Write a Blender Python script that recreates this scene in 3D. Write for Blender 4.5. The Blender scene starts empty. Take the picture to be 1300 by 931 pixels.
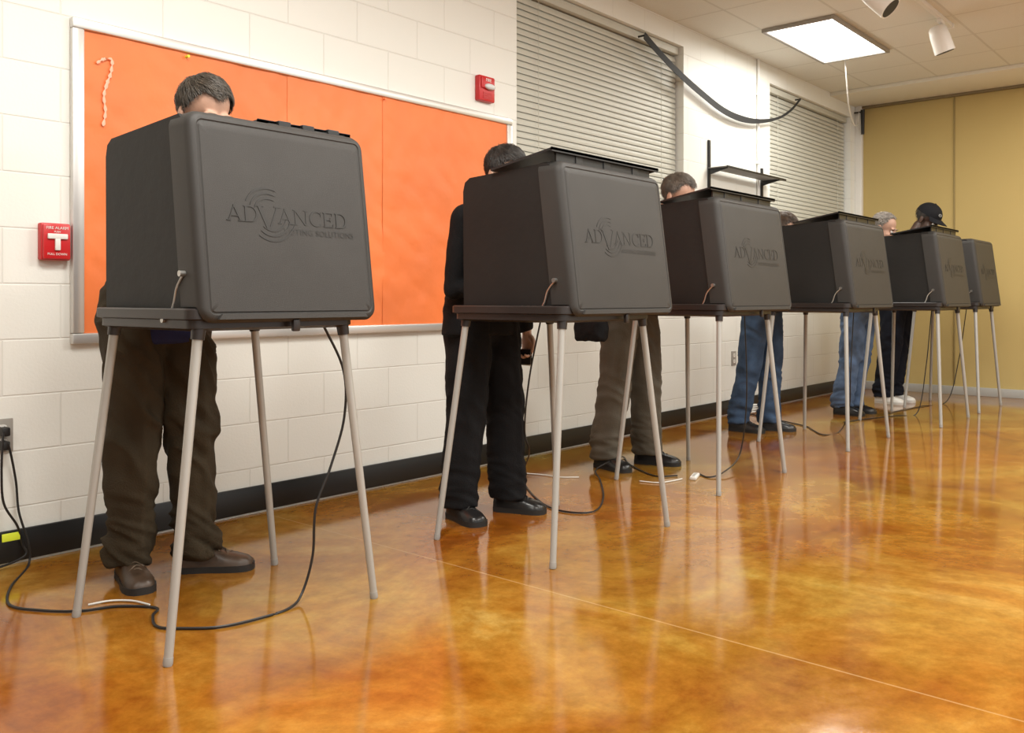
import bpy, bmesh, math, random
from mathutils import Vector, Matrix, noise
random.seed(4)
SC = bpy.context.scene
COL = SC.collection
V = Vector
R = math.radians
UP = V((0, 0, 1))

# ------------------------------------------------------------------ camera model
CAM = V((0, -3.48, .96)); TH = R(40.9); FPX = 1130.0; HOR = 380.0
FW = V((math.cos(TH), math.sin(TH), 0)); RT = V((math.sin(TH), -math.cos(TH), 0))
def ray(px, py): return FW + RT * ((px - 650) / FPX) + UP * ((HOR - py) / FPX)
def on_z(px, py, z=0.0):
    r = ray(px, py); return CAM + r * ((z - CAM.z) / r.z)
def on_y(px, py, y=0.0):
    r = ray(px, py); return CAM + r * ((y - CAM.y) / r.y)
def on_x(px, py, x=9.71):
    r = ray(px, py); return CAM + r * ((x - CAM.x) / r.x)

SC.view_settings.view_transform = 'Standard'

# ------------------------------------------------------------------ materials
def newmat(name):
    m = bpy.data.materials.new(name); m.use_nodes = True
    nt = m.node_tree; b = nt.nodes['Principled BSDF']
    return m, nt, b
def N(nt, typ, **kw):
    n = nt.nodes.new(typ)
    for k, v in kw.items(): setattr(n, k, v)
    return n
def mat(name, col, rough=.5, metal=0.0, var=0.0, vscale=8.0, bump=0.0, bscale=60.0, spec=.5, stretch=(1, 1, 1), emit=0):
    m, nt, b = newmat(name)
    b.inputs['Base Color'].default_value = (*col, 1)
    b.inputs['Roughness'].default_value = rough
    b.inputs['Metallic'].default_value = metal
    b.inputs['Specular IOR Level'].default_value = spec
    if emit:
        b.inputs['Emission Color'].default_value = (*col, 1); b.inputs['Emission Strength'].default_value = emit
    tc = N(nt, 'ShaderNodeTexCoord'); mp = N(nt, 'ShaderNodeMapping')
    mp.inputs['Scale'].default_value = stretch
    nt.links.new(tc.outputs['Object'], mp.inputs['Vector'])
    if var:
        n = N(nt, 'ShaderNodeTexNoise'); n.inputs['Scale'].default_value = vscale; n.inputs['Detail'].default_value = 5
        nt.links.new(mp.outputs['Vector'], n.inputs['Vector'])
        r = N(nt, 'ShaderNodeValToRGB')
        r.color_ramp.elements[0].position = .3; r.color_ramp.elements[1].position = .7
        r.color_ramp.elements[0].color = (*[c * (1 - var) for c in col], 1)
        r.color_ramp.elements[1].color = (*[min(1, c * (1 + var)) for c in col], 1)
        nt.links.new(n.outputs['Fac'], r.inputs['Fac']); nt.links.new(r.outputs['Color'], b.inputs['Base Color'])
    if bump:
        n2 = N(nt, 'ShaderNodeTexNoise'); n2.inputs['Scale'].default_value = bscale; n2.inputs['Detail'].default_value = 4
        nt.links.new(mp.outputs['Vector'], n2.inputs['Vector'])
        bp = N(nt, 'ShaderNodeBump'); bp.inputs['Strength'].default_value = bump; bp.inputs['Distance'].default_value = .01
        nt.links.new(n2.outputs['Fac'], bp.inputs['Height']); nt.links.new(bp.outputs['Normal'], b.inputs['Normal'])
    return m

def mat_block_wall():
    m, nt, b = newmat('painted_block')
    g = N(nt, 'ShaderNodeNewGeometry'); s = N(nt, 'ShaderNodeSeparateXYZ'); c = N(nt, 'ShaderNodeCombineXYZ')
    nt.links.new(g.outputs['Position'], s.inputs[0])
    nt.links.new(s.outputs['X'], c.inputs['X']); nt.links.new(s.outputs['Z'], c.inputs['Y'])
    br = N(nt, 'ShaderNodeTexBrick'); br.offset = .5
    br.inputs['Scale'].default_value = 1; br.inputs['Brick Width'].default_value = .406
    br.inputs['Row Height'].default_value = .2032; br.inputs['Mortar Size'].default_value = .0045
    br.inputs['Mortar Smooth'].default_value = .8
    br.inputs['Color1'].default_value = (.845, .850, .805, 1); br.inputs['Color2'].default_value = (.835, .840, .795, 1)
    br.inputs['Mortar'].default_value = (.77, .765, .72, 1)
    nt.links.new(c.outputs[0], br.inputs['Vector'])
    nt.links.new(br.outputs['Color'], b.inputs['Base Color'])
    n = N(nt, 'ShaderNodeTexNoise'); n.inputs['Scale'].default_value = 90; n.inputs['Detail'].default_value = 4
    nt.links.new(c.outputs[0], n.inputs['Vector'])
    ma = N(nt, 'ShaderNodeMath', operation='MULTIPLY_ADD')
    ma.inputs[1].default_value = -1.0
    n_s = N(nt, 'ShaderNodeMath', operation='MULTIPLY'); n_s.inputs[1].default_value = .3
    nt.links.new(n.outputs['Fac'], n_s.inputs[0])
    nt.links.new(br.outputs['Fac'], ma.inputs[0]); nt.links.new(n_s.outputs[0], ma.inputs[2])
    bp = N(nt, 'ShaderNodeBump'); bp.inputs['Strength'].default_value = .42; bp.inputs['Distance'].default_value = .005
    nt.links.new(ma.outputs[0], bp.inputs['Height']); nt.links.new(bp.outputs['Normal'], b.inputs['Normal'])
    b.inputs['Roughness'].default_value = .45
    return m

def mat_floor():
    m, nt, b = newmat('stained_concrete')
    g = N(nt, 'ShaderNodeNewGeometry')
    n1 = N(nt, 'ShaderNodeTexNoise'); n1.inputs['Scale'].default_value = 1.3; n1.inputs['Detail'].default_value = 11
    n1.inputs['Roughness'].default_value = .68; n1.inputs['Distortion'].default_value = .8
    nt.links.new(g.outputs['Position'], n1.inputs['Vector'])
    r1 = N(nt, 'ShaderNodeValToRGB'); e = r1.color_ramp.elements
    e[0].position = .28; e[0].color = (.125, .042, .006, 1)
    e[1].position = .73; e[1].color = (.48, .315, .085, 1)
    a = e.new(.40); a.color = (.240, .080, .009, 1)
    a = e.new(.50); a.color = (.305, .124, .014, 1)
    a = e.new(.60); a.color = (.37, .184, .028, 1)
    nt.links.new(n1.outputs['Fac'], r1.inputs['Fac'])
    n2 = N(nt, 'ShaderNodeTexNoise'); n2.inputs['Scale'].default_value = 13; n2.inputs['Detail'].default_value = 10
    n2.inputs['Roughness'].default_value = .75
    nt.links.new(g.outputs['Position'], n2.inputs['Vector'])
    r2 = N(nt, 'ShaderNodeValToRGB'); r2.color_ramp.elements[0].position = .38; r2.color_ramp.elements[1].position = .62
    r2.color_ramp.elements[0].color = (.68, .63, .53, 1); r2.color_ramp.elements[1].color = (1.0, 1.0, 1.0, 1)
    nt.links.new(n2.outputs['Fac'], r2.inputs['Fac'])
    mx = N(nt, 'ShaderNodeMix', data_type='RGBA', blend_type='MULTIPLY'); mx.inputs['Factor'].default_value = .85
    nt.links.new(r1.outputs['Color'], mx.inputs['A']); nt.links.new(r2.outputs['Color'], mx.inputs['B'])
    n3 = N(nt, 'ShaderNodeTexNoise'); n3.inputs['Scale'].default_value = .65; n3.inputs['Detail'].default_value = 8
    mp = N(nt, 'ShaderNodeMapping'); mp.inputs['Location'].default_value = (7.3, 2.1, 0)
    nt.links.new(g.outputs['Position'], mp.inputs['Vector']); nt.links.new(mp.outputs['Vector'], n3.inputs['Vector'])
    r3 = N(nt, 'ShaderNodeValToRGB'); r3.color_ramp.elements[0].position = .40; r3.color_ramp.elements[1].position = .62
    r3.color_ramp.elements[0].color = (1.0, 1.20, 1.4, 1); r3.color_ramp.elements[1].color = (1.12, .92, .8, 1)
    nt.links.new(n3.outputs['Fac'], r3.inputs['Fac'])
    mx3 = N(nt, 'ShaderNodeMix', data_type='RGBA', blend_type='MULTIPLY'); mx3.inputs['Factor'].default_value = .8
    nt.links.new(mx.outputs['Result'], mx3.inputs['A']); nt.links.new(r3.outputs['Color'], mx3.inputs['B'])
    s = N(nt, 'ShaderNodeSeparateXYZ'); nt.links.new(g.outputs['Position'], s.inputs[0])
    def line(sock, off, per, w):
        a1 = N(nt, 'ShaderNodeMath', operation='SUBTRACT'); a1.inputs[1].default_value = off
        nt.links.new(sock, a1.inputs[0])
        a2 = N(nt, 'ShaderNodeMath', operation='PINGPONG'); a2.inputs[1].default_value = per / 2
        nt.links.new(a1.outputs[0], a2.inputs[0])
        a3 = N(nt, 'ShaderNodeMath', operation='LESS_THAN'); a3.inputs[1].default_value = w
        nt.links.new(a2.outputs[0], a3.inputs[0]); return a3
    l1 = line(s.outputs['X'], 2.29, 3.6, .0035)
    mx2 = N(nt, 'ShaderNodeMix', data_type='RGBA'); mx2.inputs['B'].default_value = (.62, .43, .20, 1)
    k = N(nt, 'ShaderNodeMath', operation='MULTIPLY'); k.inputs[1].default_value = .30
    nt.links.new(l1.outputs[0], k.inputs[0]); nt.links.new(k.outputs[0], mx2.inputs['Factor'])
    nt.links.new(mx3.outputs['Result'], mx2.inputs['A'])
    nt.links.new(mx2.outputs['Result'], b.inputs['Base Color'])
    rr = N(nt, 'ShaderNodeMapRange'); rr.inputs['From Min'].default_value = .3; rr.inputs['From Max'].default_value = .7
    rr.inputs['To Min'].default_value = .03; rr.inputs['To Max'].default_value = .12
    nt.links.new(n2.outputs['Fac'], rr.inputs['Value']); nt.links.new(rr.outputs['Result'], b.inputs['Roughness'])
    bp = N(nt, 'ShaderNodeBump'); bp.inputs['Strength'].default_value = .035; bp.inputs['Distance'].default_value = .007
    nt.links.new(n2.outputs['Fac'], bp.inputs['Height']); nt.links.new(bp.outputs['Normal'], b.inputs['Normal'])
    b.inputs['Specular IOR Level'].default_value = .58
    return m

def mat_ceiling():
    m, nt, b = newmat('ceiling_tile')
    g = N(nt, 'ShaderNodeNewGeometry'); mp = N(nt, 'ShaderNodeMapping')
    mp.inputs['Location'].default_value = (-6.5 + 12.2, .41 + 12.2, 0)
    nt.links.new(g.outputs['Position'], mp.inputs['Vector'])
    br = N(nt, 'ShaderNodeTexBrick'); br.offset = 0
    br.inputs['Scale'].default_value = 1; br.inputs['Brick Width'].default_value = .61
    br.inputs['Row Height'].default_value = .61; br.inputs['Mortar Size'].default_value = .010
    br.inputs['Color1'].default_value = (.80, .785, .72, 1); br.inputs['Color2'].default_value = (.785, .77, .705, 1)
    br.inputs['Mortar'].default_value = (.68, .66, .59, 1)
    nt.links.new(mp.outputs['Vector'], br.inputs['Vector'])
    n = N(nt, 'ShaderNodeTexNoise'); n.inputs['Scale'].default_value = 120
    nt.links.new(g.outputs['Position'], n.inputs['Vector'])
    mx = N(nt, 'ShaderNodeMix', data_type='RGBA', blend_type='MULTIPLY'); mx.inputs['Factor'].default_value = .12
    nt.links.new(br.outputs['Color'], mx.inputs['A']); nt.links.new(n.outputs['Fac'], mx.inputs['B'])
    nt.links.new(mx.outputs['Result'], b.inputs['Base Color'])
    bp = N(nt, 'ShaderNodeBump'); bp.inputs['Strength'].default_value = .4; bp.inputs['Distance'].default_value = .01
    nt.links.new(br.outputs['Fac'], bp.inputs['Height']); nt.links.new(bp.outputs['Normal'], b.inputs['Normal'])
    b.inputs['Roughness'].default_value = .9
    return m

M = {}
M['block'] = mat_block_wall(); M['floor'] = mat_floor(); M['ceil'] = mat_ceiling()
M['plaster'] = mat('cream_plaster', (.80, .77, .67), .7, bump=.1, bscale=40)
M['backplaster'] = mat('grey_plaster', (.30, .29, .27), .8, bump=.1, bscale=40)
M['mustard'] = mat('mustard_fabric', (.53, .40, .158), .85, bump=.15, bscale=300)
M['mustard_edge'] = mat('mustard_seam', (.33, .25, .10), .8)
M['base'] = mat('black_vinyl', (.010, .010, .010), .35)
M['strap'] = mat('black_webbing', (.010, .010, .010), .7)
M['greybase'] = mat('grey_base', (.46, .46, .44), .5)
M['shelfgrey'] = mat('shelf_grey', (.22, .22, .21), .5)
M['alu'] = mat('aluminium', (.70, .69, .67), .35, .6)
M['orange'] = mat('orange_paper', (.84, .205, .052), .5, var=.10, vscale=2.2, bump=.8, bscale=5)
M['orange2'] = mat('orange_paper_lighter', (.87, .218, .058), .5, var=.10, vscale=2.2, bump=.8, bscale=5)  # slightly lighter orange, for the middle sheet and one pushpin
M['tape'] = mat('torn_tape', (.90, .48, .33), .5)
M['red'] = mat('red_plastic', (.58, .018, .022), .35)
M['white'] = mat('white_plastic', (.84, .83, .80), .4)
M['offwhite'] = mat('white_enamel', (.80, .78, .74), .4)
M['lens'] = mat('clear_lens', (.75, .78, .8), .1)
M['lid'] = mat('charcoal_plastic', (.0365, .0338, .0315), .52, var=.08, vscale=5, bump=.20, bscale=600, spec=.36)
M['logo'] = mat('embossed_plastic', (.0270, .0252, .0236), .47, spec=.38)
M['panel'] = mat('black_panel', (.0150, .0142, .0136), .6, var=.15, vscale=3, bump=.12, bscale=25, spec=.3)
M['tray'] = mat('dark_tray', (.023, .018, .017), .38, var=.1, vscale=10)
M['flap'] = mat('black_flap', (.009, .009, .010), .42)
M['leg'] = mat('grey_tube', (.40, .39, .365), .38, .2)
M['rubber'] = mat('grey_tip', (.33, .32, .30), .6)
M['steel'] = mat('steel', (.52, .51, .49), .3, .85)
M['blackmetal'] = mat('black_metal', (.012, .012, .012), .4)
M['cord'] = mat('black_cord', (.013, .012, .012), .45)
M['whitecord'] = mat('white_cord', (.72, .73, .70), .5)
M['yellow'] = mat('yellow_tag', (.75, .85, .05), .5)
M['slat'] = mat('blind_slat', (.55, .545, .475), .5)
M['glass'] = mat('night_glass', (.01, .012, .015), .08)
M['plate'] = mat('outlet_plate', (.34, .32, .29), .4)
M['diff'] = mat('light_diffuser', (1.0, .98, .92), .4, emit=5)
M['dark'] = mat('dark_hole', (.01, .01, .01), .6)
def skin(name, c): return mat(name, c, .5, var=.08, vscale=25, bump=.05, bscale=200)
M['skin_a'] = skin('skin_light', (.50, .285, .20)); M['skin_b'] = skin('skin_tan', (.54, .32, .22)); M['skin_c'] = skin('skin_deep', (.060, .028, .018))
M['eye'] = mat('eye_white', (.75, .72, .68), .2); M['iris'] = mat('iris', (.03, .02, .015), .15)
M['lips'] = mat('lips', (.42, .16, .13), .4)
def hairm(n, c): return mat(n, c, .5, var=.4, vscale=30, stretch=(3, 1, 1))
M['hair_brown'] = hairm('hair_greying_brown', (.060, .047, .035)); M['hair_black'] = hairm('hair_black', (.024, .018, .015))
M['hair_grey'] = hairm('hair_grey', (.20, .17, .145)); M['hair_dk'] = hairm('hair_grey_brown', (.115, .092, .072)); M['hair_deep'] = hairm('hair_dark_brown', (.085, .053, .034))
def cloth(n, c, v=.12): return mat(n, c, .85, var=v, vscale=9, bump=.3, bscale=180, spec=.2)
M['t_olive'] = cloth('trouser_olive_brown', (.042, .031, .018)); M['t_black'] = cloth('trouser_black', (.008, .008, .009))
M['t_taupe'] = cloth('trouser_taupe', (.115, .102, .080)); M['t_jean'] = cloth('jeans_blue', (.050, .085, .15), .35)
M['t_jean2'] = cloth('jeans_faded', (.11, .17, .29), .35); M['t_navy'] = cloth('trouser_navy', (.010, .012, .020))
M['j_navy'] = cloth('jacket_navy', (.022, .026, .085)); M['j_black'] = cloth('jacket_black', (.0075, .0075, .0085))
M['j_brown'] = cloth('jacket_dark', (.022, .020, .018)); M['s_blue'] = cloth('shirt_blue', (.30, .42, .62))
M['shoe_brown'] = mat('shoe_brown', (.062, .038, .024), .38, var=.3, vscale=20, bump=.1); M['shoe_black'] = mat('shoe_black', (.014, .013, .013), .28)
M['lace'] = mat('lace_tan', (.12, .085, .055), .7)
M['shoe_white'] = mat('shoe_white', (.78, .76, .72), .5); M['sole'] = mat('shoe_sole', (.015, .014, .013), .6); M['sole_w'] = mat('sole_pale', (.6, .58, .54), .6)
M['cap_black'] = cloth('cap_black', (.010, .010, .012)); M['badge'] = mat('cap_badge', (.45, .45, .44), .6)

# ------------------------------------------------------------------ mesh helpers
def tag(o, label=None, cat=None, group=None, kind=None):
    if label: o['label'] = label
    if cat: o['category'] = cat
    if group: o['group'] = group
    if kind: o['kind'] = kind
    return o
def thing(name, loc, label, cat, group=None, rz=0):
    o = bpy.data.objects.new(name, None); COL.objects.link(o)
    o.location = loc; o.rotation_euler = (0, 0, rz); o.empty_display_size = .1
    return tag(o, label, cat, group)
def obj(name, bm, m, parent=None, loc=None, smooth=True, angle=40, off=None):
    if off is not None: bmesh.ops.translate(bm, vec=-V(off), verts=bm.verts)
    bmesh.ops.recalc_face_normals(bm, faces=bm.faces)
    me = bpy.data.meshes.new(name); bm.to_mesh(me); bm.free()
    for x in (m if isinstance(m, (list, tuple)) else [m]): me.materials.append(x)
    if smooth:
        me.shade_smooth(); me.set_sharp_from_angle(angle=R(angle))
    o = bpy.data.objects.new(name, me); COL.objects.link(o)
    if parent: o.parent = parent
    if loc is not None: o.location = loc
    return o
def struct(name, bm, m, **kw): return tag(obj(name, bm, m, **kw), kind='structure')
def NB(): return bmesh.new()
def box(bm, x0, x1, y0, y1, z0, z1, bev=0, mi=0, mtx=None, seg=2):
    t = bmesh.new(); bmesh.ops.create_cube(t, size=1)
    for v in t.verts:
        v.co = V(((x0 + x1) / 2 + v.co.x * (x1 - x0), (y0 + y1) / 2 + v.co.y * (y1 - y0), (z0 + z1) / 2 + v.co.z * (z1 - z0)))
    if bev: bmesh.ops.bevel(t, geom=t.edges[:], offset=bev, segments=seg, affect='EDGES', profile=.5)
    join(bm, t, mi, mtx); t.free()
def join(dst, src, mi=0, mtx=None):
    vm = {}
    for v in src.verts: vm[v] = dst.verts.new(mtx @ v.co if mtx else v.co)
    for f in src.faces:
        try:
            nf = dst.faces.new([vm[v] for v in f.verts]); nf.material_index = mi
        except ValueError: pass
def loft(bm, rings, cap0=True, cap1=True, closed=False, mi=0):
    rs = [[bm.verts.new(p) for p in r] for r in rings]; n = len(rs[0])
    pairs = list(zip(rs, rs[1:])) + ([(rs[-1], rs[0])] if closed else [])
    for a, b in pairs:
        for i in range(n):
            f = bm.faces.new((a[i], a[(i + 1) % n], b[(i + 1) % n], b[i])); f.material_index = mi
    if not closed:
        if cap0: bm.faces.new(rs[0][::-1]).material_index = mi
        if cap1: bm.faces.new(rs[-1]).material_index = mi
def tube(bm, pts, rad, seg=10, ref=V((1, 0, 0)), mi=0, rnd=False):
    pts = [V(p) for p in pts]; n = len(pts)
    if not isinstance(rad, (list,)): rad = [rad] * n
    rings = []
    for i, p in enumerate(pts):
        t = (pts[min(i + 1, n - 1)] - pts[max(i - 1, 0)]).normalized()
        s = ref - t * ref.dot(t)
        if s.length < .05:
            r2 = V((0, 1, 0)) if abs(t.y) < .9 else V((0, 0, 1)); s = r2 - t * r2.dot(t)
        s.normalize(); u = t.cross(s)
        a, b = rad[i] if isinstance(rad[i], tuple) else (rad[i], rad[i])
        def ring(pp, k): return [pp + s * (a * k * math.cos(2 * math.pi * j / seg)) + u * (b * k * math.sin(2 * math.pi * j / seg)) for j in range(seg)]
        if rnd and i == 0:
            rings += [ring(p - t * min(a, b) * .9, .35), ring(p - t * min(a, b) * .55, .8)]
        rings.append(ring(p, 1))
        if rnd and i == n - 1:
            rings += [ring(p + t * min(a, b) * .55, .8), ring(p + t * min(a, b) * .9, .35)]
    loft(bm, rings, mi=mi)
def cr(pts, k=8):
    pts = [V(p) for p in pts]; P = [pts[0] * 2 - pts[1]] + pts + [pts[-1] * 2 - pts[-2]]; out = []
    for i in range(1, len(P) - 2):
        for j in range(k):
            t = j / k; a, b, c, d = P[i - 1:i + 3]
            out.append(.5 * (2 * b + (c - a) * t + (2 * a - 5 * b + 4 * c - d) * t * t + (3 * b - a - 3 * c + d) * t ** 3))
    return out + [pts[-1]]
def ell(bm, c, r, rot=None, mi=0, u=16, v=12):
    mx = Matrix.Translation(c) @ (rot if rot else Matrix.Identity(4)) @ Matrix.Diagonal((*r, 1))
    t = bmesh.new(); bmesh.ops.create_uvsphere(t, u_segments=u, v_segments=v, radius=1); join(bm, t, mi, mx); t.free()
def cyl(bm, p0, p1, r0, r1=None, seg=20, mi=0): tube(bm, [p0, p1], [r0, r0 if r1 is None else r1], seg, mi=mi)
def prism(bm, poly, fn, d0, d1, mi=0):
    loft(bm, [[fn(x, y, d0) for x, y in poly], [fn(x, y, d1) for x, y in poly]], mi=mi)
def rrect(w, h, r, k=6):
    out = []
    for cx, cy, a0 in ((w / 2 - r, h / 2 - r, 0), (-w / 2 + r, h / 2 - r, 90), (-w / 2 + r, -h / 2 + r, 180), (w / 2 - r, -h / 2 + r, 270)):
        for j in range(k + 1):
            a = R(a0 + 90 * j / k); out.append((cx + r * math.cos(a), cy + r * math.sin(a)))
    return out
def bm_of(o):
    dg = bpy.context.evaluated_depsgraph_get(); dg.update()
    me = bpy.data.meshes.new_from_object(o.evaluated_get(dg)); b = bmesh.new(); b.from_mesh(me); bpy.data.meshes.remove(me); return b
def remesh(bm, vox, smooth=3):
    bmesh.ops.recalc_face_normals(bm, faces=bm.faces)
    me = bpy.data.meshes.new('tmp'); bm.to_mesh(me); bm.free()
    o = bpy.data.objects.new('tmp', me); COL.objects.link(o)
    md = o.modifiers.new('r', 'REMESH'); md.mode = 'VOXEL'; md.voxel_size = vox
    b = bm_of(o); bpy.data.objects.remove(o); bpy.data.meshes.remove(me)
    for _ in range(smooth): bmesh.ops.smooth_vert(b, verts=b.verts, factor=.5, use_axis_x=True, use_axis_y=True, use_axis_z=True)
    return b
def text_bm(body, size, extrude=.001, space=1.0):
    c = bpy.data.curves.new('t', 'FONT'); c.body = body; c.size = size; c.extrude = extrude; c.align_x = 'CENTER'; c.align_y = 'CENTER'; c.space_character = space
    o = bpy.data.objects.new('t', c); COL.objects.link(o); b = bm_of(o); bpy.data.objects.remove(o); bpy.data.curves.remove(c); return b
WALLTXT = lambda x, y, z: Matrix.Translation((x, y, z)) @ Matrix.Rotation(R(90), 4, 'X')

# ------------------------------------------------------------------ room
CEIL = 3.06; BX = 9.71
W1 = (4.06, 6.03, 1.05, 2.90); W2 = (7.55, 9.52, 1.05, 2.90)
b = NB(); box(b, -3, BX, -7, .2, -.1, 0); struct('floor', b, M['floor'], smooth=False)
b = NB(); box(b, -3, BX, -7, .2, CEIL, CEIL + .1); struct('ceiling', b, M['ceil'], smooth=False)
b = NB()
box(b, -3, W1[0], 0, .2, 0, CEIL); box(b, W1[1], W2[0], 0, .2, 0, CEIL); box(b, W2[1], BX, 0, .2, 0, CEIL)
for w in (W1, W2):
    box(b, w[0], w[1], 0, .2, 0, w[2]); box(b, w[0], w[1], 0, .2, w[3], CEIL)
struct('wall_left', b, M['block'], smooth=False)
b = NB(); box(b, BX, BX + .1, -7, .2, 0, CEIL)
struct('wall_back', b, M['mustard'], smooth=False)
b = NB(); box(b, -3.1, -3, -7, .2, 0, CEIL)
struct('wall_light_blocker', b, M['backplaster'], smooth=False)  # unseen wall added behind the camera to block world light
b = NB()
for y in (-.975, -2.0, -3.1, -4.2): box(b, BX - .010, BX, y - .008, y + .008, .1, CEIL - .03, .003)
struct('trim_1', b, M['mustard_edge'])
b = NB(); box(b, BX - .03, BX, -7, 0, 0, .085, .004); struct('baseboard_back', b, M['greybase'])
b = NB(); box(b, -3, BX - .03, -.014, 0, .010, .125, .004); struct('baseboard_left', b, M['base'])
b = NB(); box(b, BX - .06, BX, -.07, 0, .1, CEIL - .02, .004); struct('trim_2', b, M['offwhite'])
b = NB(); box(b, BX - .75, BX, -7, 0, CEIL - .035, CEIL, .004); struct('trim_3', b, M['plaster'])
b = NB(); box(b, BX - .05, BX, -7, -.07, CEIL - .06, CEIL - .035, .003); struct('trim_4', b, mat('track_brown', (.22, .17, .09), .5))
for i, w in enumerate((W1, W2), 1):
    b = NB()
    for x0, x1, z0, z1 in ((w[0], w[0] + .05, w[2], w[3]), (w[1] - .05, w[1], w[2], w[3]), (w[0], w[1], w[2], w[2] + .05), (w[0], w[1], w[3] - .05, w[3]), ((w[0] + w[1]) / 2 - .03, (w[0] + w[1]) / 2 + .03, w[2], w[3])):
        box(b, x0, x1, .12, .18, z0, z1, .004)
    wn = struct('window_%d' % i, b, M['plate'])
    b = NB(); box(b, w[0], w[1], .155, .165, w[2], w[3]); obj('pane', b, M['glass'], wn, smooth=False)
    t = thing('window_blind', ((w[0] + w[1]) / 2, .07, w[2]), ('pale slatted blind on the window above the second and third booths' if i == 1 else 'pale slatted blind on the far window beside the mustard partition'), 'blind', 'slatted window blinds')
    hw = (w[1] - w[0]) / 2 - .015; hh = w[3] - w[2]
    b = NB(); z = .06; ca, sa = math.cos(R(74)), math.sin(R(74))
    while z < hh - .07:
        prev = None
        for s in range(7):          # crowned slat, closed with its room-side edge tipped down
            q = (s / 6 - .5); h = .0048 * (1 - 4 * q * q); q *= .0480
            y_, z_ = -q * ca - h * sa, z - q * sa + h * ca
            cur = (b.verts.new((-hw, y_, z_)), b.verts.new((hw, y_, z_)))
            if prev: b.faces.new((prev[0], prev[1], cur[1], cur[0]))
            prev = cur
        z += .0395
    bmesh.ops.remove_doubles(b, verts=b.verts, dist=.0002)
    obj('slats', b, M['slat'], t)
    b = NB(); box(b, -hw, hw, -.035, .035, hh - .06, hh - .005, .004); obj('head_rail', b, M['slat'], t)
    b = NB(); box(b, -hw, hw, -.02, .02, .012, .035, .004); obj('bottom_rail', b, M['slat'], t)
    for s in (-.75, .75):
        b = NB(); cyl(b, (hw * s, -.03, .03), (hw * s, -.03, hh - .06), .0018, seg=6); obj('ladder_cord', b, M['slat'], t)

# ------------------------------------------------------------------ bulletin board
bx0, bx1, bz0, bz1 = 1.453, 3.99, .79, 2.03
t = thing('bulletin_board', ((bx0 + bx1) / 2, 0, bz0), 'long bulletin board covered in orange paper inside an aluminium frame', 'bulletin board')
hw = (bx1 - bx0) / 2; hh = bz1 - bz0
sx = [-hw + .02, on_y(365, 300).x - (bx0 + bx1) / 2, on_y(485, 300).x - (bx0 + bx1) / 2, hw - .02]
for k in range(3):
    b = NB(); x0, x1 = sx[k] - (.012 if k else 0), sx[k + 1]; nx, nz = 70, 60; g = []
    for j in range(nz + 1):
        row = []
        for q in range(nx + 1):
            x = x0 + (x1 - x0) * q / nx; z = .03 + (hh - .06) * j / nz
            rip = .0034 * noise.noise(V((x * 5, z * 3, 3.1 + k))) + .0030 * noise.noise(V((x * 14, z * 9, 7.7))) + .0032 * (1 - 2 * abs(noise.noise(V((x * 7 + z * 5, z * 6, 1.7)))))
            row.append(b.verts.new((x, -.0170 - .0015 * k + rip, z)))
        g.append(row)
    for j in range(nz):
        for q in range(nx): b.faces.new((g[j][q], g[j][q + 1], g[j + 1][q + 1], g[j + 1][q]))
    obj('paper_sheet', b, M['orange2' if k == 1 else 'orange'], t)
b = NB(); box(b, -hw + .01, hw - .01, -.006, .002, .01, hh - .01); obj('backing', b, M['orange'], t, smooth=False)
for nm, x0, x1, z0, z1 in (('frame_rail', -hw, hw, 0, .04), ('frame_rail', -hw, hw, hh - .04, hh), ('frame_stile', -hw, -hw + .045, .04, hh - .04), ('frame_stile', hw - .045, hw, .04, hh - .04)):
    b = NB(); box(b, x0, x1, -.030, 0, z0, z1, .006); obj(nm, b, M['alu'], t)
b = NB()
c0 = V(((bx0 + bx1) / 2, 0, bz0))
pl = [(123, 80), (132, 75), (142, 76), (141, 92), (136, 106), (132, 122), (134, 142), (131, 160)]
pts = cr([on_y(x, y, -.0245) - c0 for x, y in pl], 6)
tube(b, pts, [(.0015 + .0065 * abs(noise.noise(V((i * .23, 4.2, 0)))) + .002 * (i % 3), .0012) for i in range(len(pts))], 6, ref=V((1, 0, .3)))
obj('torn_tape', b, M['tape'], t)
for (px, py), m, lb in (((237, 72), 'yellow', 'small yellow pushpin in the orange board above the person with greying hair'), ((487, 126), 'orange2', 'small orange pushpin in the top of the orange board at a paper seam')):
    p = on_y(px, py, -.018); tt = thing('pushpin', p, lb, 'pushpin', 'pushpins in the orange board')
    b = NB(); cyl(b, (0, .004, 0), (0, -.006, 0), .006, .004, 12); cyl(b, (0, -.006, 0), (0, -.014, 0), .0035, .004, 12); cyl(b, (0, -.014, 0), (0, -.017, 0), .006, .006, 12)
    obj('pin_head', b, M[m], tt)

# ------------------------------------------------------------------ fire devices, outlets
t = thing('fire_alarm_pull_station', (1.392, 0, 1.105), 'red fire alarm pull station with white T handle left of orange board', 'fire alarm')
b = NB(); box(b, -.053, .053, -.03, .004, 0, .138, .006); box(b, -.049, .049, -.042, -.028, .004, .132, .005); obj('housing', b, M['red'], t)
b = NB(); box(b, -.036, .036, -.050, -.042, .078, .098, .003); box(b, -.010, .010, -.050, -.042, .036, .08, .003); obj('pull_handle', b, M['white'], t)
for s, z, w in (('FIRE ALARM', .119, .015), ('PUSH', .105, .010), ('PULL DOWN', .022, .012)):
    b = NB(); q = text_bm(s, w, .0006); join(b, q, 0, WALLTXT(0, -.0428, z)); q.free()
    obj('lettering', b, M['white'], t, smooth=False)
p = on_y(613, 114)
t = thing('fire_alarm_strobe', (p.x, 0, p.z - .072), 'red fire alarm horn strobe high on white wall beside the window', 'fire alarm')
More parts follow.
